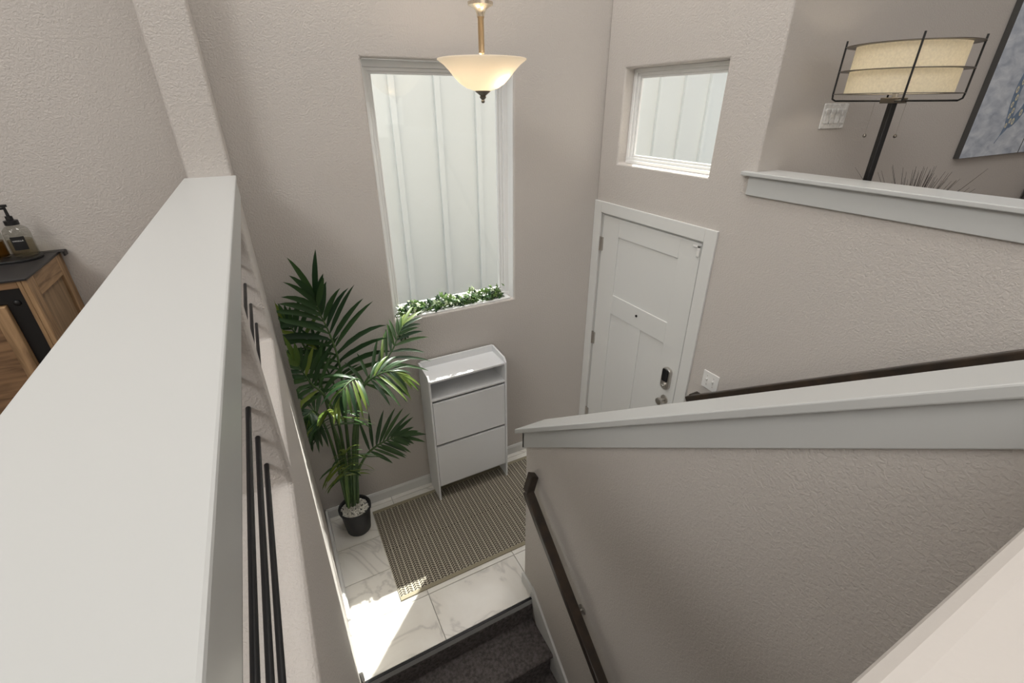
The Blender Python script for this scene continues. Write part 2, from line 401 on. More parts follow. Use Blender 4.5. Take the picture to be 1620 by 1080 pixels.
# floors
floor = struct(MB().box(FX, XD, 1.573, YB, -3.0, FZ - .010).build('floor', m_grout))
rows = [1.576, 1.893, 2.188, 2.483, 2.778, YB]; cols = [-.0865, .388, 1.0, 1.612, XD - .002]
for i in range(len(cols) - 1):
    for j in range(len(rows) - 1):
        x0, x1, y0, y1 = cols[i] + .0015, cols[i + 1] - .0015, rows[j] + .0015, rows[j + 1] - .0015
        cx, cy = (x0 + x1) / 2, (y0 + y1) / 2
        MB().box(x0 - cx, x1 - cx, y0 - cy, y1 - cy, -.009, 0).build('tile', m_tile, floor, bevel=.0015, seg=1, loc=(cx, cy, FZ))
struct(MB().box(XD + .1325, 6.6, -3, 1.573, -1.6, UZ).build('floor_living_room', m_carpet_floor))
struct(MB().box(-4.1, -.285, -3, YB, -1.6, UZ).build('floor_left_room', m_carpet_floor))
struct(MB().box(-.285, XD, -3, -.16, -1.6, UZ).build('floor_landing', m_carpet_floor))
struct(MB().box(-.3, XD, -3, 1.56, -4.3, -4.2).build('floor_lower', m_carpet_floor))

# trims: caps with their aprons
def cap_trim(name, cap, aprons):
    o = struct(cap.build(name, m_trim, bevel=.004, seg=2))
    for a in aprons: a.build('apron', m_trim, o, bevel=.003, seg=2)
    return o
t1 = MB().box(-.298, -.089, -.3, 2.622, -.31, -.29)
cap_trim('trim_1', t1, [MB().box(FX, FX + .011, -.3, 2.62, -.392, -.31), MB().box(-.296, -.285, -.3, 2.62, -.392, -.31)])
def sloped(x0, x1, y0, y1, lo, hi):
    return MB().prism([(y0, ktop(y0) + lo), (y1, ktop(y1) + lo), (y1, ktop(y1) + hi), (y0, ktop(y0) + hi)], 0, x0, x1)
t2 = sloped(.926, 1.118, .045, 1.742, 0.0, .030)
ap_end = MB().prism([(1.68, ktop(1.68) - .105), (1.698, ktop(1.698) - .105), (1.698, ktop(1.698)), (1.68, ktop(1.68))], 0, .950, 1.097)
cap_trim('trim_2', t2, [sloped(.950, .967, .045, 1.698, -.105, 0), sloped(1.08, 1.097, .045, 1.698, -.105, 0), ap_end])
t3 = MB().box(2.160, 2.362, -3, 1.612, -.32, -.30)
# ledge cap: notched round the wall corner
t3 = MB().prism([(2.160, -3), (2.362, -3), (2.362, 1.573), (XD, 1.573), (XD, 1.632), (2.160, 1.632)], 2, -.32, -.30)
cap_trim('trim_3', t3, [MB().box(XD - .016, XD, -3, 1.596, -.412, -.32), MB().box(XD + .1325, XD + .148, -3, 1.57, -.412, -.32)])

# baseboards
def bb(name, mb): return struct(mb.build(name, m_door, bevel=.003, seg=2))
def board_y(x0, x1, yf, yb_, z0, h=.088):      # on a wall that faces -y
    return MB().prism([(yb_, z0), (yf, z0), (yf, z0 + h - .018), (yf + .005, z0 + h - .006), (yf + .005, z0 + h), (yb_, z0 + h)], 0, x0, x1)
bb('baseboard_back', board_y(-.0865, XD, YB - .014, YB, FZ))
bb('baseboard_left', MB().prism([(-.09, FZ), (-.072, FZ), (-.072, FZ + .07), (-.077, FZ + .088), (-.094, FZ + .088)], 1, 1.58, YB - .014))
bb('baseboard_right', MB().box(XD - .014, XD, 1.573, 1.71, FZ, FZ + .088))
bb('baseboard_stair', MB().prism([(1.573, FZ), (1.68, FZ), (1.694, FZ), (1.694, FZ + .088), (1.60, FZ + .088), (1.573, FZ + .075)], 0, .951, .967))
bb('baseboard_stair_end', MB().box(.967, 1.08, 1.68, 1.694, FZ, FZ + .088))
sk = lambda y: FZ + .10 - .80 * (1.573 - y)
bb('trim_4', MB().prism([(1.573, FZ - .012), (1.573, sk(1.573)), (-.1, sk(-.1)), (-.1, -4.2), (1.0, -4.2)], 0, .952, .967))

# tile edge and carpeted flight
stair = thing('staircase', (.43, 1.57, -4.2), 'grey carpeted flight of stairs going down from the tiled foyer edge', 'stairs')
SX0, SX1 = -.074, .9515
MB().box(SX0, SX1, 1.562, 1.574, FZ - .052, FZ - .003).build('edge_board', m_trim, stair, bevel=.002)
MB().box(SX0, SX1, 1.5605, 1.575, FZ - .0035, FZ + .0012).build('edge_strip', m_blackrod, stair)
def step_mesh(k):
    z = FZ - .185 * k; y1 = 1.574 - .252 * (k - 1); y0 = y1 - .252 - .022
    prof = [(y1, z), (y0 + .02, z)] + [(y0 + .02 - .022 * math.sin(a), z - .022 + .022 * math.cos(a)) for a in [PI * q / 6 for q in range(1, 7)]]
    prof += [(y0 + .022, z - .05), (y0 + .022, z - .19), (y1, z - .19)]
    return MB().prism(prof, 0, SX0, SX1)
for k in range(1, 8): step_mesh(k).build('step', m_carpet, stair, smooth=True, sharp=40)
MB().box(SX0, SX1, 1.556, 1.574, FZ - .19, FZ - .052).build('riser', m_carpet, stair)
# upper flight on the far side of the knee wall
up = thing('staircase', (1.64, 1.0, FZ), 'carpeted flight going up between the knee wall and the entry wall', 'stairs')
for k in range(1, 8):
    y1 = 1.60 - .235 * (k - 1)
    MB().box(1.098, XD - .001, -.16, y1, FZ + .174 * (k - 1) + (0 if k > 1 else -.012), FZ + .174 * k).build('step', m_carpet, up, bevel=.015)

# ------------------------------------------------------------------ windows
def window(name, axis, plane, u0, u1, v0, v1, fw, depth, sash_left):
    """vinyl frame set in a wall opening; plane = inner face of the frame, goes outward (+axis)"""
    def bx(a0, a1, b0, b1, p0, p1):
        m = MB()
        return m.box(a0, a1, p0, p1, b0, b1) if axis == 1 else m.box(p0, p1, a0, a1, b0, b1)
    def ring(a0, a1, b0, b1, t, p0, p1):
        m = MB()
        for q in ((a0, a1, b0, b0 + t), (a0, a1, b1 - t, b1), (a0, a0 + t, b0 + t, b1 - t), (a1 - t, a1, b0 + t, b1 - t)):
            k = bx(*q, p0, p1); m.add(k.v, k.f)
        return m
    fr = struct(ring(u0, u1, v0, v1, fw, plane, plane + depth).build(name, m_vinyl, bevel=.003))
    a, b, c, d = u0 + fw, u1 - fw, v0 + fw, v1 - fw
    ring(a, b, c, d, .018, plane + .014, plane + depth - .005).build('sash', m_vinyl, fr, bevel=.003)
    ring(a + .018, b - .018, c + .018, d - .018, .014, plane + .024, plane + depth - .012).build('glazing_bead', m_vinyl, fr, bevel=.003)
    g = .028
    bx(a + g, b - g, c + g, d - g, plane + .036, plane + .040).build('pane', m_glass, fr)
    return fr
window('window_1', 1, YB + .085, W1[0], W1[1], W1[2], W1[3], .034, .06, 0)
win2 = window('window_2', 0, XD + .072, W2[0], W2[1], W2[2], W2[3], .022, .05, 0)
MB().box(W1[1] - .004, W1[1], YB + .012, YB + .085, W1[2], W1[3]).box(W1[0], W1[0] + .004, YB + .012, YB + .085, W1[2], W1[3]).box(W1[0], W1[1], YB + .012, YB + .085, W1[3] - .004, W1[3]).build('reveal_bounce_liner', m_vinyl, bpy.data.objects['window_1'])  # added liners, white in place of sunlight bounced off the sill
MB().box(.63, 1.475, YB + .010, YB + .085, W1[2], W1[2] + .012).build('sill', m_vinyl, bpy.data.objects['window_1'], bevel=.002)

# ------------------------------------------------------------------ entry door
door = struct(MB().box(2.206, 2.250, D[0] + .012, D[1] - .012, FZ + .012, D[3] - .012).build('door_1', m_door))
def door_face():
    # raised stiles and rails in front of recessed panels
    y0, y1, z0, z1 = D[0] + .012, D[1] - .012, FZ + .012, D[3] - .012
    x0, x1 = 2.197, 2.206
    for nm, q in (('stile', (y0, 1.975, z0, z1)), ('stile', (2.545, y1, z0, z1)), ('rail', (1.975, 2.545, -.850, z1)), ('rail', (1.975, 2.545, -1.445, -1.291)),
                  ('rail', (1.975, 2.545, z0, z0 + .235)), ('mullion', (2.208, 2.330, z0 + .235, -1.445))):
        MB().box(x0, x1, *q).build(nm, m_door, door, bevel=.0025, seg=2)
door_face()
fr = struct(MB().box(XD - .016, XD, 1.712, 1.795, FZ, -.626).box(XD - .016, XD, 2.743, YB - .002, FZ, -.626).box(XD - .016, XD, 1.795, 2.743, -.705, -.626).build('trim_5', m_door, bevel=.003))
MB().box(XD, XD + .1325, D[0], D[0] + .009, FZ, D[3]).box(XD, XD + .1325, D[1] - .009, D[1], FZ, D[3]).box(XD, XD + .1325, D[0] + .009, D[1] - .009, D[3] - .009, D[3]).build('jamb', m_trim, fr)
for z in (-.935, -1.728, -2.49):
    h = MB().tube([(2.190, 2.735, z - .055), (2.190, 2.735, z + .055)], .007, 10).box(2.186, 2.199, 2.706, 2.733, z - .05, z + .05)
    h.build('hinge', m_chrome, door)
MB().tube([(2.1985, 2.262, -1.354), (2.192, 2.262, -1.354)], .009, 12).build('peephole', m_blackplate, door)
MB().box(2.188, 2.198, 1.815, 1.835, -.80, -.735).box(2.188, 2.198, 1.815, 1.868, -.748, -.735).build('sensor', m_plate, door, bevel=.002)
# keypad deadbolt
kb = MB(); n = 24
prof = [(1.899 + .034 * s * abs(c) ** .0 if False else 1.0, 0) for s, c in ()]
def rounded(cy, cz, hw, hh, r, k=5):
    pts = []
    for sx, sz, a0 in ((1, 1, 0), (-1, 1, PI / 2), (-1, -1, PI), (1, -1, 1.5 * PI)):
        for q in range(k + 1):
            a = a0 + PI / 2 * q / k; pts.append((cy + sx * (hw - r) + r * math.cos(a), cz + sz * (hh - r) + r * math.sin(a)))
    return pts
lock = MB().prism(rounded(1.890, -1.672, .036, .083, .03), 0, 2.170, 2.1975).build('deadbolt', m_chrome, door, bevel=.005, seg=3)
MB().prism(rounded(1.890, -1.645, .026, .046, .008), 0, 2.166, 2.171).build('keypad', m_dark_glass, lock)
MB().box(2.150, 2.171, 1.878, 1.902, -1.728, -1.716).tube([(2.171, 1.89, -1.722), (2.160, 1.89, -1.722)], .02, 16).build('thumb_turn', m_chrome, lock, bevel=.002)
kn = MB(); 
def lathe_x(prof, x, y, z, n=20):
    m = MB(); m.lathe(prof, n=n); m.v = [(x - c, y + a, z + b) for a, b, c in m.v]; return m
lathe_x([(0, 0), (.032, 0), (.032, .006), (.013, .012), (.012, .034), (.022, .040), (.027, .052), (.024, .063), (0, .066)], 2.1975, 1.885, -1.845).build('knob', m_chrome, door, smooth=True, sharp=50)

# ================================================================== THINGS ON THE WALLS
# two-gang toggle plate by the door
pl = thing('switch_plate', (XD, 1.562, -1.52), 'white double toggle switch plate on the wall beside the front door', 'switch')
MB().prism(rounded(1.560, -1.517, .057, .058, .004), 0, XD - .007, XD).build('plate', m_plate, pl, bevel=.002)
for y in (1.583, 1.537):
    MB().prism([(XD - .007, -1.527), (XD - .007, -1.507), (XD - .019, -1.503), (XD - .019, -1.511)], 1, y - .005, y + .005).build('toggle', m_plate, pl)
    for dz in (-.03, .03): MB().tube([(XD - .0066, y, -1.517 + dz), (XD - .0085, y, -1.517 + dz)], .003, 8).build('screw', m_chrome, pl)
# four-gang plate on the living room wall
sp = thing('switch_plate', (2.71, 1.573, -.057), 'shiny square-looking four-switch plate on the grey wall left of the lamp', 'switch')
m_gloss = mat('glossy_plate', (226, 225, 222), .12, bump=(26, .6, .006))
MB().prism([(2.608, -.116), (2.813, -.116), (2.813, .001), (2.608, .001)], 1, 1.566, 1.573).build('plate', m_gloss, sp, bevel=.003)
for i in range(4):
    x = 2.608 + .033 + i * .0463
    MB().prism([(1.566, -.091), (1.566, -.025), (1.5605, -.025), (1.5635, -.058), (1.5605, -.091)], 0, x - .016, x + .016).build('rocker', m_gloss, sp, bevel=.0015)

# handrails
RS = .805
hr = thing('handrail', (.905, 1.1, -2.1), 'dark wooden handrail sloping down the stuccoed knee wall above the carpeted stairs', 'handrail')
d = Vector((0, 1, RS)).normalized(); nrm = Vector((0, -RS, 1)).normalized()
yb0 = 1.545; zb0 = -1.800
HR = (Vector((.899, yb0, zb0)), Vector((.899, -.02, zb0 - RS * (yb0 + .02))))
MB().bar([HR[1], HR[0]], (1, 0, 0), nrm, .052, .040).build('rail', m_rail, hr, bevel=.007, seg=3)
MB().bar([HR[0] - d * .008, HR[0] + Vector((.045, .02, .075))], (.86, 0, -.5), Vector((0, 1, .1)).normalized(), .05, .042).build('return', m_rail, hr, bevel=.005, seg=2)
for y in (1.10, .25):
    z = zb0 - RS * (yb0 - y)
    MB().tube([(.967, y, z - .075), (.925, y, z - .075), (.903, y, z - .045), (.899, y, z - .012)], .007, 8).tube([(.967, y, z - .075), (.962, y, z - .075)], .026, 16).build('bracket', m_chrome, hr, smooth=True, sharp=50)
h2 = thing('handrail', (2.12, .8, -1.0), 'dark wooden handrail along the entry wall behind the white sloped cap', 'handrail')
d2 = Vector((0, -1, .742)).normalized(); n2 = Vector((0, .742, 1)).normalized()
A = Vector((2.125, 1.640, -1.672)); B = A + d2 * 2.2
MB().bar([A, B], (1, 0, 0), n2, .045, .040).build('rail', m_rail, h2, bevel=.007, seg=3)
MB().box(2.125, XD, 1.595, 1.64, A.z + .0, A.z + .038).build('return', m_rail, h2, bevel=.005)
for t in (.35, 1.5):
    p = A + d2 * t
    MB().tube([(XD, p.y, p.z - .07), (2.15, p.y, p.z - .07), (2.127, p.y, p.z - .045), (2.125, p.y, p.z - .012)], .007, 8).tube([(XD, p.y, p.z - .07), (XD - .005, p.y, p.z - .07)], .026, 16).build('bracket', m_chrome, h2, smooth=True, sharp=50)

# ================================================================== PENDANT LIGHT
PX, PY = 1.005, 2.2
pd = thing('pendant_light', (PX, PY, .03), 'frosted glass bowl pendant lamp on a bronze stem hanging in front of the tall window', 'lamp')
prof = [(.200, .150), (.2005, .146), (.192, .140), (.172, .126), (.150, .104), (.128, .078), (.104, .054), (.072, .034), (.030, .022), (.012, .021)]
inner = [(max(r - .005, .012), z + .004) for r, z in reversed(prof[1:])]
MB().lathe(prof + inner, (PX, PY, .034), 56, close=True).build('glass_bowl', m_bowl, pd, smooth=True)
MB().lathe([(0, -.036), (.006, -.035), (.009, -.028), (.006, -.021), (.012, -.017), (.016, -.010), (.012, -.006), (.022, .002), (.034, .010), (.036, .015), (0, .016)], (PX, PY, .043), 24).build('finial', m_pewter, pd, smooth=True, sharp=45)
MB().lathe([(0, .02), (.0065, .02), (.0065, .18), (.013, .185), (.0135, .315), (.0155, .317), (.0155, .322), (0, .323)], (PX, PY, .02), 20).build('stem', m_bronze, pd, smooth=True, sharp=45)
MB().lathe([(0, 0), (.016, 0), (.018, .012), (.026, .026), (.042, .036), (.054, .040), (.055, .052), (.030, .058), (0, .060)], (PX, PY, .340), 28).build('stem_cup', mat('champagne_metal', (222, 210, 190), .25, metal=.85), pd, smooth=True, sharp=45)
for dx, dy in ((.048, -.072), (-.05, .06)):
    MB().lathe([(0, -.03), (.016, -.028), (.028, -.012), (.030, .004), (.022, .024), (.013, .036), (.013, .05), (0, .05)], (PX + dx, PY + dy, .115), 16).build('bulb', m_bulb, pd, smooth=True)
ch = MB(); z = .408; i = 0
while z < TOP - .05:
    pts = []; L = .036; r = .0075
    for q in range(10):
        a = 2 * PI * q / 10; u = r * math.cos(a); v = (L / 2 - r) * (1 if math.sin(a) >= 0 else -1) + r * math.sin(a)
        pts.append((PX + (u if i % 2 else 0), PY + (0 if i % 2 else u), z + L / 2 + v - .004))
    ch.tube(pts + [pts[0]], .0022, 6, caps=False); z += .030; i += 1
ch.build('chain', m_dkchain, pd, smooth=True)
MB().tube([(PX, PY, .40), (PX, PY, TOP - .02)], .0018, 6).build('cord', m_dkchain, pd)
MB().lathe([(0, 0), (.03, .0), (.065, .02), (.068, .032), (0, .032)], (PX, PY, TOP - .032), 28).build('ceiling_canopy', m_bronze, pd, smooth=True, sharp=45)

# ================================================================== SHOE CABINET
sc = thing('shoe_cabinet', (1.015, 2.7, FZ), 'narrow white shoe cabinet with two flip drawers standing on the rug under the window', 'cabinet')
cx0, cx1, cyf, cyb = .718, 1.312, 2.588, YB - .016
RT = FZ + .009
for x0, x1 in ((cx0, cx0 + .014), (cx1 - .014, cx1)):
    poly = [(cyf, RT), (cyf, -1.664), (cyf + .03, -1.632), (cyb, -1.622), (cyb, -2.645), (cyb - .02, RT)]
    MB().prism(poly, 0, x0, x1).build('side_panel', m_white, sc, bevel=.002)
ix0, ix1 = cx0 + .014, cx1 - .014
MB().box(ix0, ix1, cyf + .006, cyb - .012, -1.682, -1.668).build('top_board', m_white, sc, bevel=.0015)
MB().box(ix0, ix1, cyb - .012, cyb, -2.5, -1.615).build('back_panel', m_white, sc, bevel=.0015)
MB().box(ix0, ix1, cyf + .006, cyb - .012, -1.832, -1.816).build('shelf', m_white, sc, bevel=.0015)
for z0, z1 in ((-2.214, -1.850), (-2.612, -2.236)):
    MB().box(ix0 + .003, ix1 - .003, cyf + .004, cyf + .022, z0, z1).build('drawer_front', m_white, sc, bevel=.0015)
    MB().box(ix0 + .02, ix1 - .02, cyf + .022, cyb - .03, z0 + .01, z1 - .05).build('drawer_box', m_white, sc)
MB().box(ix0, ix1, cyf + .03, cyb - .012, -2.236, -2.216).build('divider', m_white, sc)

# ================================================================== RUG
rx0, rx1, ry0, ry1 = .222, 1.752, 1.926, 2.722
nx, ny = 24, 8
m = MB().box(0, rx1 - rx0, 0, ry1 - ry0, 0, .008)
rug = m.build('rug', rug_mat(rx0, ry0, ry1, rx1), None, bevel=.002, loc=(rx0, ry0, FZ + .0005))
tag(rug, 'beige and dark brown herringbone woven rug lying on the marble tiles', 'rug')

# ================================================================== POTTED PALM
pp = thing('potted_palm', (.105, 2.635, FZ), 'tall artificial palm with arching green fronds in a black pot in the foyer corner', 'plant')
pc = (.105, 2.625)
prof = [(0, 0), (.078, 0), (.083, .006), (.104, .200), (.112, .202), (.112, .218), (.104, .218), (.098, .19), (0, .188)]
MB().lathe(prof, (*pc, FZ + .0005), 36).build('pot', m_pot, pp, smooth=True, sharp=40)
pb = MB()
rnd = random.Random(3)
def ico(r):
    t = (1 + 5 ** .5) / 2
    v = [(-1, t, 0), (1, t, 0), (-1, -t, 0), (1, -t, 0), (0, -1, t), (0, 1, t), (0, -1, -t), (0, 1, -t), (t, 0, -1), (t, 0, 1), (-t, 0, -1), (-t, 0, 1)]
    k = r / math.sqrt(1 + t * t)
    f = [(0, 11, 5), (0, 5, 1), (0, 1, 7), (0, 7, 10), (0, 10, 11), (1, 5, 9), (5, 11, 4), (11, 10, 2), (10, 7, 6), (7, 1, 8), (3, 9, 4), (3, 4, 2), (3, 2, 6), (3, 6, 8), (3, 8, 9), (4, 9, 5), (2, 4, 11), (6, 2, 10), (8, 6, 7), (9, 8, 1)]
    return [(a * k, b * k, c * k) for a, b, c in v], f
for i in range(420):
    a = rnd.uniform(0, 2 * PI); r = .094 * math.sqrt(rnd.random()); v, f = ico(rnd.uniform(.0055, .0095))
    M = Matrix.Rotation(rnd.uniform(0, 6), 3, 'X') @ Matrix.Rotation(rnd.uniform(0, 6), 3, 'Z') @ Matrix.Diagonal((1.2, .95, .75))
    o = Vector((pc[0] + r * math.cos(a), pc[1] + r * math.sin(a), FZ + .192 + rnd.uniform(-.002, .008) ))
    pb.add([M @ Vector(q) + o for q in v], f)
tag(pb.build('pebbles', m_pebble, pp, smooth=True), 'white pebbles filling the pot', kind='stuff')

def catmull(P, n):
    P = [Vector(p) for p in P]; Q = [P[0] * 2 - P[1]] + P + [P[-1] * 2 - P[-2]]; out = []
    for i in range(1, len(Q) - 2):
        for k in range(n):
            t = k / n; a, b, c, d_ = Q[i - 1], Q[i], Q[i + 1], Q[i + 2]
            out.append(.5 * ((2 * b) + (c - a) * t + (2 * a - 5 * b + 4 * c - d_) * t * t + (3 * b - a - 3 * c + d_) * t ** 3))
    out.append(P[-1]); return out
def clampp(p):
    return Vector((max(p.x, -.068 if p.z < -.9 else -.06), min(p.y, 2.806), p.z))
def leaflet(base, dirv, nor, L, wid, droop, roll):
    dirv = dirv.normalized(); side = dirv.cross(nor).normalized(); nn = side.cross(dirv).normalized()
    if roll: R = Matrix.Rotation(roll, 3, dirv); side = R @ side; nn = R @ nn
    prof = [(0, .12), (.1, .55), (.28, .95), (.5, 1.0), (.7, .8), (.87, .45), (1, .02)]
    vs = []; fs = []; p = base.copy(); d_ = dirv.copy(); last = 0
    for t, wv in prof:
        p = p + d_ * (t - last) * L; last = t
        d_ = (d_ + Vector((0, 0, -1)) * droop * .32).normalized()
        sd = (side - d_ * side.dot(d_)).normalized(); up_ = sd.cross(d_)
        h = wid / 2 * wv
        for q in (p - sd * h + up_ * h * .28, p, p + sd * h + up_ * h * .28): vs.append(clampp(q))
    for i in range(len(prof) - 1):
        a = i * 3; fs += [(a, a + 1, a + 4, a + 3), (a + 1, a + 2, a + 5, a + 4)]
    m = MB(); m.add(vs, fs); return m
FR = dict(
F1=[(.093,2.62,-2.523),(.142,2.63,-2.089),(.17,2.66,-1.755),(.194,2.68,-1.533),(.195,2.69,-1.357),(.176,2.7,-1.205),(.149,2.7,-1.076),(.142,2.69,-.98)],
F2=[(.134,2.62,-2.482),(.173,2.63,-2.214),(.224,2.63,-1.907),(.271,2.62,-1.665),(.341,2.61,-1.528),(.428,2.61,-1.469),(.521,2.63,-1.38),(.575,2.66,-1.302),(.617,2.69,-1.258)],
F3=[(.106,2.6,-2.5),(.176,2.55,-1.936),(.239,2.48,-1.617),(.272,2.42,-1.443),(.233,2.36,-1.368),(.172,2.3,-1.366),(.133,2.27,-1.41)],
F4=[(.068,2.6,-2.5),(.092,2.55,-2.114),(.093,2.5,-1.867),(.08,2.46,-1.712),(.074,2.42,-1.592),(.068,2.38,-1.533)],
F5=[(.13,2.63,-2.52),(.168,2.62,-2.26),(.237,2.6,-2.116),(.301,2.58,-2.05),(.361,2.56,-2.01),(.427,2.54,-1.983),(.468,2.53,-1.981)],
F6=[(.072,2.6,-2.5),(.09,2.56,-2.232),(.102,2.52,-2.067),(.112,2.48,-1.94)],
F7=[(.074,2.64,-2.502),(.082,2.68,-1.942),(.067,2.72,-1.518),(.025,2.73,-1.267),(-.014,2.73,-1.154),(-.037,2.73,-1.1)],
F8=[(.09,2.63,-2.5),(.117,2.62,-1.912),(.105,2.62,-1.707),(.064,2.6,-1.55),(.02,2.58,-1.462),(-.011,2.56,-1.364),(-.031,2.55,-1.291)],
F9=[(.061,2.61,-2.5),(.054,2.6,-2.03),(.032,2.58,-1.752),(-.003,2.55,-1.626),(-.03,2.5,-1.604),(-.05,2.47,-1.649)],
F10=[(.099,2.66,-2.502),(.155,2.69,-1.976),(.166,2.71,-1.735),(.138,2.72,-1.539),(.108,2.72,-1.393),(.091,2.72,-1.292)],
F11=[(.064,2.59,-2.5),(.073,2.55,-2.301),(.082,2.52,-2.166),(.088,2.49,-2.074)],
F12=[(.122,2.63,-2.5),(.177,2.62,-2.095),(.231,2.58,-1.774),(.29,2.53,-1.547),(.363,2.49,-1.46),(.447,2.46,-1.428),(.505,2.44,-1.447)],
)
# name: (start fraction of the leafy part, pairs, leaf length left, right, base angle, tip angle, droop, frond normal, width, young tip share)
FS = dict(
F1=(.42, 13, .44, .34, 54, 12, .50, (.15, -1, .35), .043, .02),
F2=(.44, 12, .22, .27, 58, 18, .42, (-.25, -.7, .7), .028, .15),
F3=(.58, 8, .22, .20, 60, 22, .80, (.1, -.45, .9), .026, .2),
F4=(.60, 10, .24, .25, 66, 20, .80, (0, -.9, -.2), .034, .15),
F5=(.40, 10, .28, .20, 56, 16, .28, (-.1, -.9, .45), .032, .05),
F6=(.66, 6, .24, .26, 58, 26, .9, (.1, -.9, .1), .030, .45),
F7=(.50, 9, .24, .22, 64, 18, .20, (.2, -1, .3), .034, .08),
F8=(.48, 9, .26, .26, 62, 18, .28, (.2, -.9, .5), .036, .06),
F9=(.52, 10, .24, .24, 62, 22, .75, (.1, -.5, .8), .034, .04),
F10=(.50, 8, .22, .22, 62, 18, .30, (.1, -1, .3), .026, .05),
F11=(.68, 5, .19, .20, 58, 26, .9, (.1, -.9, .1), .028, .5),
F12=(.60, 9, .20, .25, 56, 18, .60, (-.1, -.5, .85), .025, .35),
)
rnd = random.Random(11)
for k, P in FR.items():
    st, n, Ll, Lr, a0, a1, dr, nor, wd, young = FS[k]
    path = [clampp(p) for p in catmull(P, 6)]; N = len(path)
    rads = [.0095 * (1 - i / (N - 1)) ** .8 + .0018 for i in range(N)]
    if k in ('F6', 'F11'): rads = [r * .7 for r in rads]
    fo = MB().tube(path, rads, 7).build('frond', m_stem if k not in ('F6', 'F11') else m_stem_yel, pp, smooth=True)
    for i in range(n):
        t = st + (1 - st) * (i + .35) / n * .985
        q = t * (N - 1); i0 = min(int(q), N - 2); base = path[i0].lerp(path[i0 + 1], q - i0); tan = (path[i0 + 1] - path[i0]).normalized()
        nv = Vector(nor).normalized(); sd = tan.cross(nv).normalized()
        f = i / (n - 1); env = (.62 + .38 * math.sin(PI * min(1, f * 1.1 + .15))) * (1 - .16 * f)
        ang = math.radians(a0 + (a1 - a0) * f ** 1.1)
        for s, L in ((1, Lr), (-1, Ll)):
            aa = ang * rnd.uniform(.9, 1.08); dv = tan * math.cos(aa) + sd * s * math.sin(aa) + nv * rnd.uniform(.02, .16)
            mb = leaflet(base, dv, nv, L * 1.1 * env * rnd.uniform(.9, 1.08), wd * .80 * rnd.uniform(.85, 1.1), dr * rnd.uniform(.7, 1.25), s * rnd.uniform(-.1, .45))
            mb.build('leaflet', m_leaf_lt if rnd.random() < young + .25 * (f > .85) else m_leaf, fo, smooth=True)
    for a in (-.08, .07):
        dv = tan + sd * a * 2
        leaflet(path[-1] - tan * .01, dv, nv, (Ll + Lr) / 2 * .8, wd * .75, dr * .8, 0).build('leaflet', m_leaf_lt if young > .05 else m_leaf, fo, smooth=True)

# ================================================================== IVY ON THE SILL
iv = thing('ivy_garland', (1.02, 2.9, W1[2]), 'green ivy garland with variegated, sun-whitened leaves lying along the sunny sill of the tall window', 'plant')
rnd = random.Random(5)
vine = MB()
for s in range(4):
    P = [(.62 + .82 * t / 12, 2.862 + .018 * s * .7 + rnd.uniform(-.012, .012), W1[2] + .016 + .05 * rnd.random() * (0 < t < 12)) for t in range(13)]
    vine.tube(catmull(P, 3), .0022, 5)
vine.tube(catmull([(.66, 2.85, W1[2] + .02), (.63, 2.822, W1[2] + .012), (.625, 2.815, W1[2] - .05), (.615, 2.812, W1[2] - .10)], 4), .002, 5)
vine.build('vine', m_stem, iv, smooth=True)
lobes = [(0, -.1), (.18, -.42), (.46, -.30), (.30, -.02), (.56, .22), (.24, .26), (0, .68), (-.24, .26), (-.56, .22), (-.30, -.02), (-.46, -.30), (-.18, -.42)]
ivm = []
for k in range(3):
    mm = MB(); cu = .12 + .1 * k
    mm.add([(0, .05, .05)] + [(x, y, -cu * abs(x) - cu * .5 * y * y) for x, y in lobes], [(0, i + 1, (i + 1) % 12 + 1) for i in range(12)])
    ivm.append(mm)
ivmesh = {}
for k, mm in enumerate(ivm):
    for nm, mt in (('g', m_ivy), ('w', m_ivy_w), ('d', m_ivy_d)):
        me = mm.mesh('leaf'); me.materials.append(mt); ivmesh[(k, nm)] = me
for i in range(285):
    t = rnd.random()
    if i < 9:
        x, y, z = .628 + rnd.uniform(-.015, .03), 2.813, W1[2] - rnd.uniform(-.01, .12)
    else:
        x = .655 + .77 * t; h = rnd.random() ** 1.3 * (.075 + .035 * (t > .85) + .02 * math.sin(t * 19)); y = 2.852 + rnd.random() * .058 - h * .05; z = W1[2] + .014 + h
    sz = rnd.uniform(.028, .05)
    o = link('leaf', ivmesh[(i % 3, 'ggdgwggdgw'[rnd.randrange(10)])], iv)
    o.matrix_parent_inverse = Matrix.Identity(4)
    o.location = Vector((x, y, z)) - iv.location
    o.rotation_euler = (rnd.uniform(.1, 1.3), rnd.uniform(-.7, .7), rnd.uniform(-1.3, 1.3)); o.scale = (sz, sz, sz)

# ================================================================== FLOOR LAMP
LX, LY = 2.47, 1.20
lp = thing('floor_lamp', (LX, LY, UZ), 'lit floor lamp with linen drum shade in a black wire cage behind the white ledge', 'lamp')
MB().lathe([(0, 0), (.13, 0), (.132, .012), (.12, .02), (.02, .028), (0, .028)], (LX, LY, UZ + .001), 32).build('base', m_black, lp, smooth=True, sharp=40)
MB().bar([(LX, LY, UZ + .02), (LX, LY, .005)], (.9, -.44, 0), (.44, .9, 0), .026, .026).build('pole', m_black, lp, bevel=.004)
ang0 = math.atan2(-LY, -LX)                     # towards the stairs
MB().box(-.036, .036, -.036, .036, -.012, .010).build('hub', m_frame_ring, lp, bevel=.003, loc=(LX, LY, .012))
MB().tube([(LX, LY, .02), (LX, LY, .075)], .012, 12).build('socket', m_chrome, lp, smooth=True, sharp=50)
SR = .188; RR = .226; z0, z1, zm = .036, .212, .122
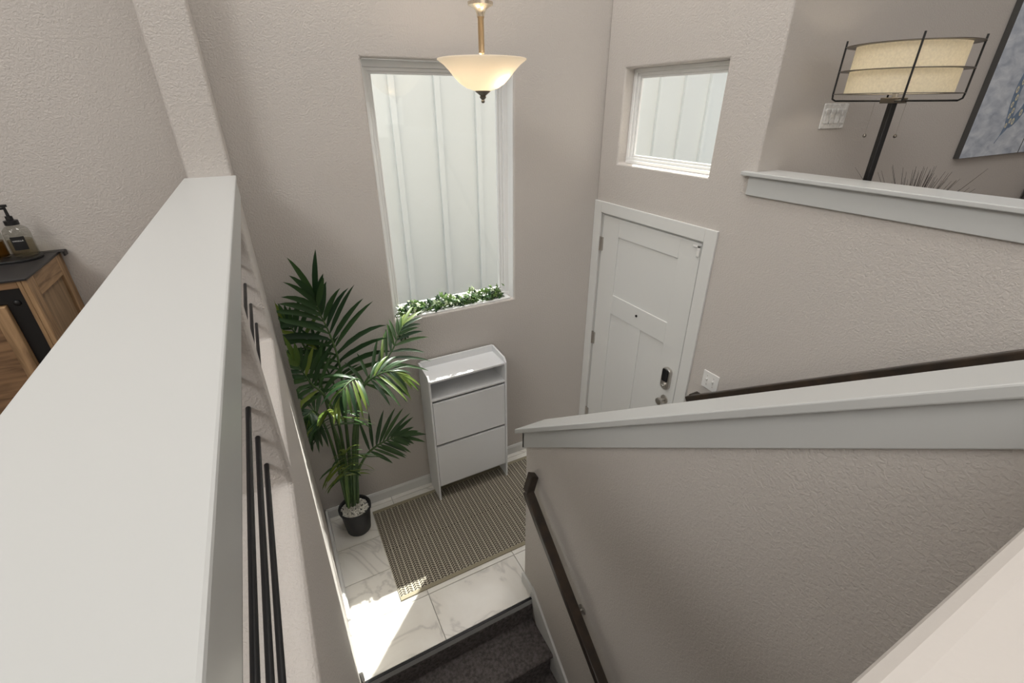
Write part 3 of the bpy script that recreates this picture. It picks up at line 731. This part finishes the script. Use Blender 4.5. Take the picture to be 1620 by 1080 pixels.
MB().lathe([(SR, z0), (SR, z1), (SR - .003, z1), (SR - .003, z0)], (LX, LY, 0), 64, close=True).build('lamp_shade', m_linen, lp, smooth=True, sharp=40)
for z in (z0, zm, z1):
    MB().lathe([(SR + (.001 if z != z0 else -.004), z - .0012), (RR, z - .0012), (RR, z + .0012), (SR + (.001 if z != z0 else -.004), z + .0012)], (LX, LY, 0), 64, close=True).build('ring', m_frame_ring, lp, smooth=True, sharp=40)
for k in range(4):
    a = ang0 + .12 + PI / 2 * k; c, s = math.cos(a), math.sin(a)
    P = [(LX + c * .03, LY + s * .03, .010), (LX + c * (RR - .015), LY + s * (RR - .015), .010), (LX + c * (RR - .002), LY + s * (RR - .002), .018), (LX + c * RR, LY + s * RR, .036), (LX + c * RR, LY + s * RR, z1 + .024)]
    MB().tube(P, .0038, 8).build('cage_rod', m_black, lp, smooth=True, sharp=60)
for dx, dy in ((-.030, .055), (.046, -.03)):
    MB().tube([(LX + dx, LY + dy, .02), (LX + dx, LY + dy, -.122)], .0010, 6).build('pull_chain', m_chrome, lp)
    MB().lathe([(0, -.008), (.006, -.005), (.0075, 0), (.005, .006), (0, .008)], (LX + dx, LY + dy, -.128), 12).build('pull_knob', m_pewter, lp, smooth=True)
MB().lathe([(0, -.02), (.016, -.015), (.03, .012), (.026, .035), (0, .05)], (LX, LY, .105), 16).build('bulb', m_bulb_floor, lp, smooth=True)

# ================================================================== WALL ART (two neighbouring panels)
AY = 1.573
def canvas(x0, x1, z0, z1, label):
    t = thing('wall_art', ((x0 + x1) / 2, AY, z0), label, 'painting')
    MB().box(x0, x1, AY - .034, AY, z0, z1).build('canvas_edge', m_art_edge, t, bevel=.002)
    MB().box(x0 + .002, x1 - .002, AY - .0355, AY - .034, z0 + .003, z1 - .003).build('canvas_face', m_art, t)
    return t
AZ0, AZ1 = -.336, .72
a1 = canvas(4.222, 5.135, AZ0, AZ1, 'pale blue painted canvas with a tentacle tip, hung right of the floor lamp')
a2 = canvas(5.150, 6.06, AZ0, AZ1, 'second pale blue canvas, joined to the right edge of the tentacle canvas')
def ribbon(path, wid, y, m, parent, name):
    mm = MB(); pts = [Vector(p) for p in path]; vs = []; k = len(pts)
    for i, p in enumerate(pts):
        t = (pts[min(i + 1, k - 1)] - pts[max(i - 1, 0)]).normalized(); nrm_ = Vector((-t.y, t.x)); h = wid[i] / 2
        for s in (-1, 1):
            q = p + nrm_ * s * h; vs += [(q.x, y, q.y), (q.x, y - .0012, q.y)]
    fs = []
    for i in range(k - 1):
        a = i * 4; b = a + 4
        fs += [(a + 1, b + 1, b + 3, a + 3), (a, a + 2, b + 2, b), (a, b, b + 1, a + 1), (a + 2, a + 3, b + 3, b + 2)]
    mm.add(vs, fs); return mm.build(name, m, parent)
YF = AY - .0355
r1 = [tuple(p) for p in catmull([(4.655, -.254, 0), (4.70, -.195, 0), (4.735, -.14, 0), (4.725, -.08, 0), (4.695, -.01, 0), (4.675, .08, 0), (4.70, .18, 0), (4.80, .29, 0), (4.96, .33, 0)], 4)]
r1 = [(a, b) for a, b, c in r1]; n = len(r1)
wd = [.007 + .085 * min(1, max(0, (i - 3) / 7)) for i in range(n)]
ribbon(r1, wd, YF, m_art_blue, a1, 'painted_tentacle')
r2 = [(a, b) for a, b, c in [tuple(p) for p in catmull([(4.735, -.135, 0), (4.80, -.115, 0), (4.87, -.06, 0), (4.92, .02, 0), (5.03, .06, 0)], 4)]]
ribbon(r2, [.05 + .03 * math.sin(PI * i / (len(r2) - 1)) for i in range(len(r2))], YF - .0002, m_art_blue, a1, 'painted_tentacle')
def ringlet(x, z, r):
    mm = MB(); vs = []; fs = []; k = 12
    for i in range(k):
        a = 2 * PI * i / k
        for q in (r, r * .5): vs += [(x + q * math.cos(a) * .85, YF - .0014, z + q * math.sin(a)), (x + q * math.cos(a) * .85, YF - .0024, z + q * math.sin(a))]
    for i in range(k):
        a = i * 4; b = ((i + 1) % k) * 4
        fs += [(a + 1, a + 3, b + 3, b + 1), (a, a + 1, b + 1, b), (a + 2, b + 2, b + 3, a + 3), (a, b, b + 2, a + 2)]
    mm.add(vs, fs); mm.build('painted_sucker', m_art_cream, a1)
for i in range(8, n - 2, 2):
    x, z = r1[i]; ringlet(x + (.018 if i % 4 else -.018), z, .013 + .0004 * i)
for i in (4, 8, 11): ringlet(r2[i][0], r2[i][1], .022)

# ================================================================== BEHIND THE LEDGE
gp = thing('potted_grass', (2.80, 1.13, UZ), 'vase of thin dark dried grass blades rising behind the white ledge by the lamp', 'plant')
MB().lathe([(0, 0), (.08, 0), (.10, .12), (.105, .35), (.07, .56), (.055, .64), (.062, .66), (.05, .66), (.045, .60), (0, .58)], (2.80, 1.13, UZ + .001), 24).build('vase', m_vase, gp, smooth=True, sharp=50)
rnd = random.Random(9)
for i in range(80):
    a = rnd.uniform(0, 2 * PI); r0 = rnd.uniform(0, .03); tilt = rnd.uniform(.02, .55); h = rnd.uniform(.36, .50)
    b = Vector((2.80 + r0 * math.cos(a), 1.13 + r0 * math.sin(a), UZ + .60))
    P = [b + Vector((math.cos(a) * h * tilt * t * t, math.sin(a) * h * tilt * t * t, h * t)) for t in (0, .35, .7, 1)]
    MB().tube(P, [.0022, .002, .0015, .0005], 4).build('blade', m_grass, gp)
so = thing('sofa', (5.9, 1.2, UZ), 'dark grey upholstered back showing at the far right edge under the blue canvas', 'sofa')
MB().box(5.72, 6.5, 1.40, 1.56, UZ + .06, -.52).build('backrest', m_sofa, so, bevel=.03, seg=3)
MB().box(5.72, 6.5, .75, 1.41, UZ + .06, -.95).build('seat', m_sofa, so, bevel=.03, seg=3)
for x in (5.78, 6.44):
    for y in (.8, 1.5): MB().box(x - .02, x + .02, y - .02, y + .02, UZ, UZ + .07).build('leg', m_black, so)

# ================================================================== LEFT ROOM: CABINET, TRAY, BOTTLES
CX1, CX0, CY0, CY1, CT = -.885, -1.95, 2.382, YB - .012, -.590
cb = thing('wooden_cabinet', ((CX0 + CX1) / 2, 2.6, UZ), 'rustic oak cabinet with a black metal top and barn style door beyond the white cap', 'cabinet')
MB().box(CX0 + .02, CX1 - .014, CY0 + .03, CY1 - .01, UZ + .06, CT - .012).build('carcass', m_blackplate, cb)
top = MB().box(CX0 - .012, CX1 + .004, CY0 - .006, CY1 + .010, CT - .010, CT)
top.box(CX0 - .012, CX1 + .022, CY1 - .03, CY1 + .010, CT - .004, CT + .002); top.box(CX1 + .016, CX1 + .024, CY1 - .03, CY1 + .010, CT - .022, CT + .001)
top.build('metal_top', m_cabmetal, cb, bevel=.002)
# side: frame round a sunk panel
z0, z1 = UZ + .02, CT - .010
MB().box(CX1 - .016, CX1, CY0, CY0 + .075, z0, z1).build('side_stile', m_oak_v, cb, bevel=.002)
MB().box(CX1 - .016, CX1, CY1 - .075, CY1, z0, z1).build('side_stile', m_oak_v, cb, bevel=.002)
MB().box(CX1 - .016, CX1, CY0 + .075, CY1 - .075, z1 - .085, z1).build('side_rail', m_oak_y, cb, bevel=.002)
MB().box(CX1 - .016, CX1, CY0 + .075, CY1 - .075, z0, z0 + .085).build('side_rail', m_oak_y, cb, bevel=.002)
MB().box(CX1 - .016, CX1 - .010, CY0 + .075, CY1 - .075, z0 + .085, z1 - .085).build('side_panel', m_oak_p, cb)
# front
yf = CY0
MB().box(CX1 - .030, CX1 - .0165, yf, yf + .03, z0, z1).build('front_stile', m_oak_v, cb, bevel=.002)
MB().box(CX0, CX1 - .030, yf, yf + .03, z1 - .028, z1).build('front_rail', m_oak_h, cb, bevel=.002)
MB().box(CX1 - .088, CX1 - .030, yf + .006, yf + .03, z0, z1 - .028).box(CX0, CX1 - .088, yf + .006, yf + .03, z1 - .085, z1 - .028).build('metal_strip', m_blackplate, cb)
for x, z in ((CX1 - .058, z1 - .085), (CX1 - .145, z1 - .055), (CX1 - .058, z0 + .1)):
    MB().lathe([(0, .007), (.009, .005), (.013, 0), (0, 0)], n=14).build('bolt', m_blackplate, cb, smooth=True)
    o = bpy.context.collection.objects[-1]
    o.matrix_parent_inverse = Matrix.Identity(4); o.location = Vector((x, yf + .006, z)) - cb.location; o.rotation_euler = (PI / 2, 0, 0)
dx1, dx0, dz1, dz0 = CX1 - .090, CX1 - .55, z1 - .090, z0 + .03
dr = MB().box(dx0 + .04, dx1 - .04, yf - .002, yf + .018, dz0 + .04, dz1 - .04).build('door', m_oak_h, cb)
MB().box(dx1 - .045, dx1, yf - .016, yf + .02, dz0, dz1).build('door_stile', m_oak_v, dr, bevel=.003)
MB().box(dx0, dx0 + .045, yf - .016, yf + .02, dz0, dz1).build('door_stile', m_oak_v, dr, bevel=.003)
MB().box(dx0 + .045, dx1 - .045, yf - .016, yf + .02, dz1 - .03, dz1).build('door_rail', m_oak_h, dr, bevel=.003)
MB().box(dx0 + .045, dx1 - .045, yf - .016, yf + .02, dz0, dz0 + .045).build('door_rail', m_oak_h, dr, bevel=.003)
tr = MB().prism(rounded(-1.07, 2.715, .155, .075, .07, 8), 2, CT + .0005, CT + .010)
tag(tr.build('tray', m_black, bevel=.002), 'black oval tray under the pump bottles on the oak cabinet', 'tray')
def bottle(x, y, liquid, label):
    zb = CT + .0105
    t = thing('pump_bottle', (x, y, zb), label, 'bottle', 'pump bottles on the oak cabinet')
    MB().lathe([(0, 0), (.040, 0), (.044, .005), (.044, .098), (.041, .112), (.030, .124), (.021, .128), (.021, .136)], (x, y, zb), 32).build('glass_body', m_bottle, t, smooth=True, sharp=50)
    MB().lathe([(0, .006), (.040, .006), (.0405, .07), (0, .07)], (x, y, zb), 28).build('liquid', liquid, t, smooth=True, sharp=50)
    MB().lathe([(0, .132), (.0235, .132), (.0235, .150), (.012, .151), (.012, .168), (.006, .169), (.0045, .205), (.011, .206), (.011, .215), (0, .216)], (x, y, zb), 24).tube([(x, y, zb + .200), (x - .028, y - .012, zb + .200), (x - .045, y - .018, zb + .190)], .0045, 8).build('pump', m_black, t, smooth=True, sharp=40)
    # curved label facing the room
    vs = []; fs = []; k = 10
    for i in range(k + 1):
        a = -PI / 2 + .18 + (-.52 + 1.04 * i / k)
        for rr in (.0442, .0447):
            for zz in (.032, .088): vs.append((x + rr * math.cos(a), y + rr * math.sin(a), zb + zz))
    for i in range(k):
        a = i * 4; b = a + 4
        fs += [(a + 2, b + 2, b + 3, a + 3), (a, a + 1, b + 1, b), (a, b, b + 2, a + 2), (a + 1, a + 3, b + 3, b + 1)]
    lb = MB().add(vs, fs).build('label', m_label, t)
    return t, lb, zb
def lettering(text, size, loc, rot, parent):
    cu = bpy.data.curves.new('lettering', 'FONT'); cu.body = text; cu.size = size; cu.align_x = 'CENTER'; cu.extrude = .0002
    cu.materials.append(m_ink); tmp = bpy.data.objects.new('lettering_source', cu); C.objects.link(tmp)
    bpy.context.view_layer.update()
    me = bpy.data.meshes.new_from_object(tmp.evaluated_get(bpy.context.evaluated_depsgraph_get())); bpy.data.objects.remove(tmp)
    o = bpy.data.objects.new('lettering', me); C.objects.link(o); o.parent = parent
    o.location = loc; o.rotation_euler = rot
    return o
BX, BY = -.970, 2.735
t, lb, zb = bottle(BX, BY, m_liquid_clear, 'clear glass pump bottle with black VANILLA label, right one on the tray')
a = -PI / 2 + .18
for txt, sz, dz in (('VANILLA', .0088, .068), ('HAND SOAP', .0035, .040)):
    if txt == 'HAND SOAP': continue
    lettering(txt, sz, (BX + .0452 * math.cos(a), BY + .0452 * math.sin(a), zb + dz), (PI / 2, 0, .18), lb)
bottle(-1.066, 2.738, m_liquid_amber, 'amber filled pump bottle cut by the left photo edge, left of the VANILLA bottle')

# ================================================================== OUTSIDE
SY = 4.40
hs = thing('neighbouring_house', (3, SY, -3.2), 'white board and batten house wall standing close outside both foyer windows', 'house')
bx = [.759 - .395 * k for k in range(6, 0, -1)] + [.759, 1.154, 1.556, 1.944, 2.339, 2.734, 3.01, 3.40, 3.79, 4.18, 4.56, 4.96, 5.36, 5.76, 6.16, 6.56, 6.96]
for i in range(len(bx) - 1):
    MB().box(bx[i] + .002, bx[i + 1] - .002, SY, SY + .02, -3.2, 1.0).build('board', m_siding, hs)
for x in bx: MB().box(x - .026, x + .026, SY - .036, SY, -3.2, 1.0).build('batten', m_siding, hs, bevel=.002)
MB().box(bx[0], bx[-1], SY + .02, SY + .2, -3.2, 1.0).build('wall_core', m_siding, hs)
MB().prism([(SY - .06, .98), (SY + 3, 2.0), (SY + 3, 2.06), (SY - .06, 1.04)], 0, bx[0], bx[-1]).build('roof', m_ground, hs)
struct(MB().box(-8, 12, YB + .16, 14, -3.5, -3.2).build('ground', m_ground))
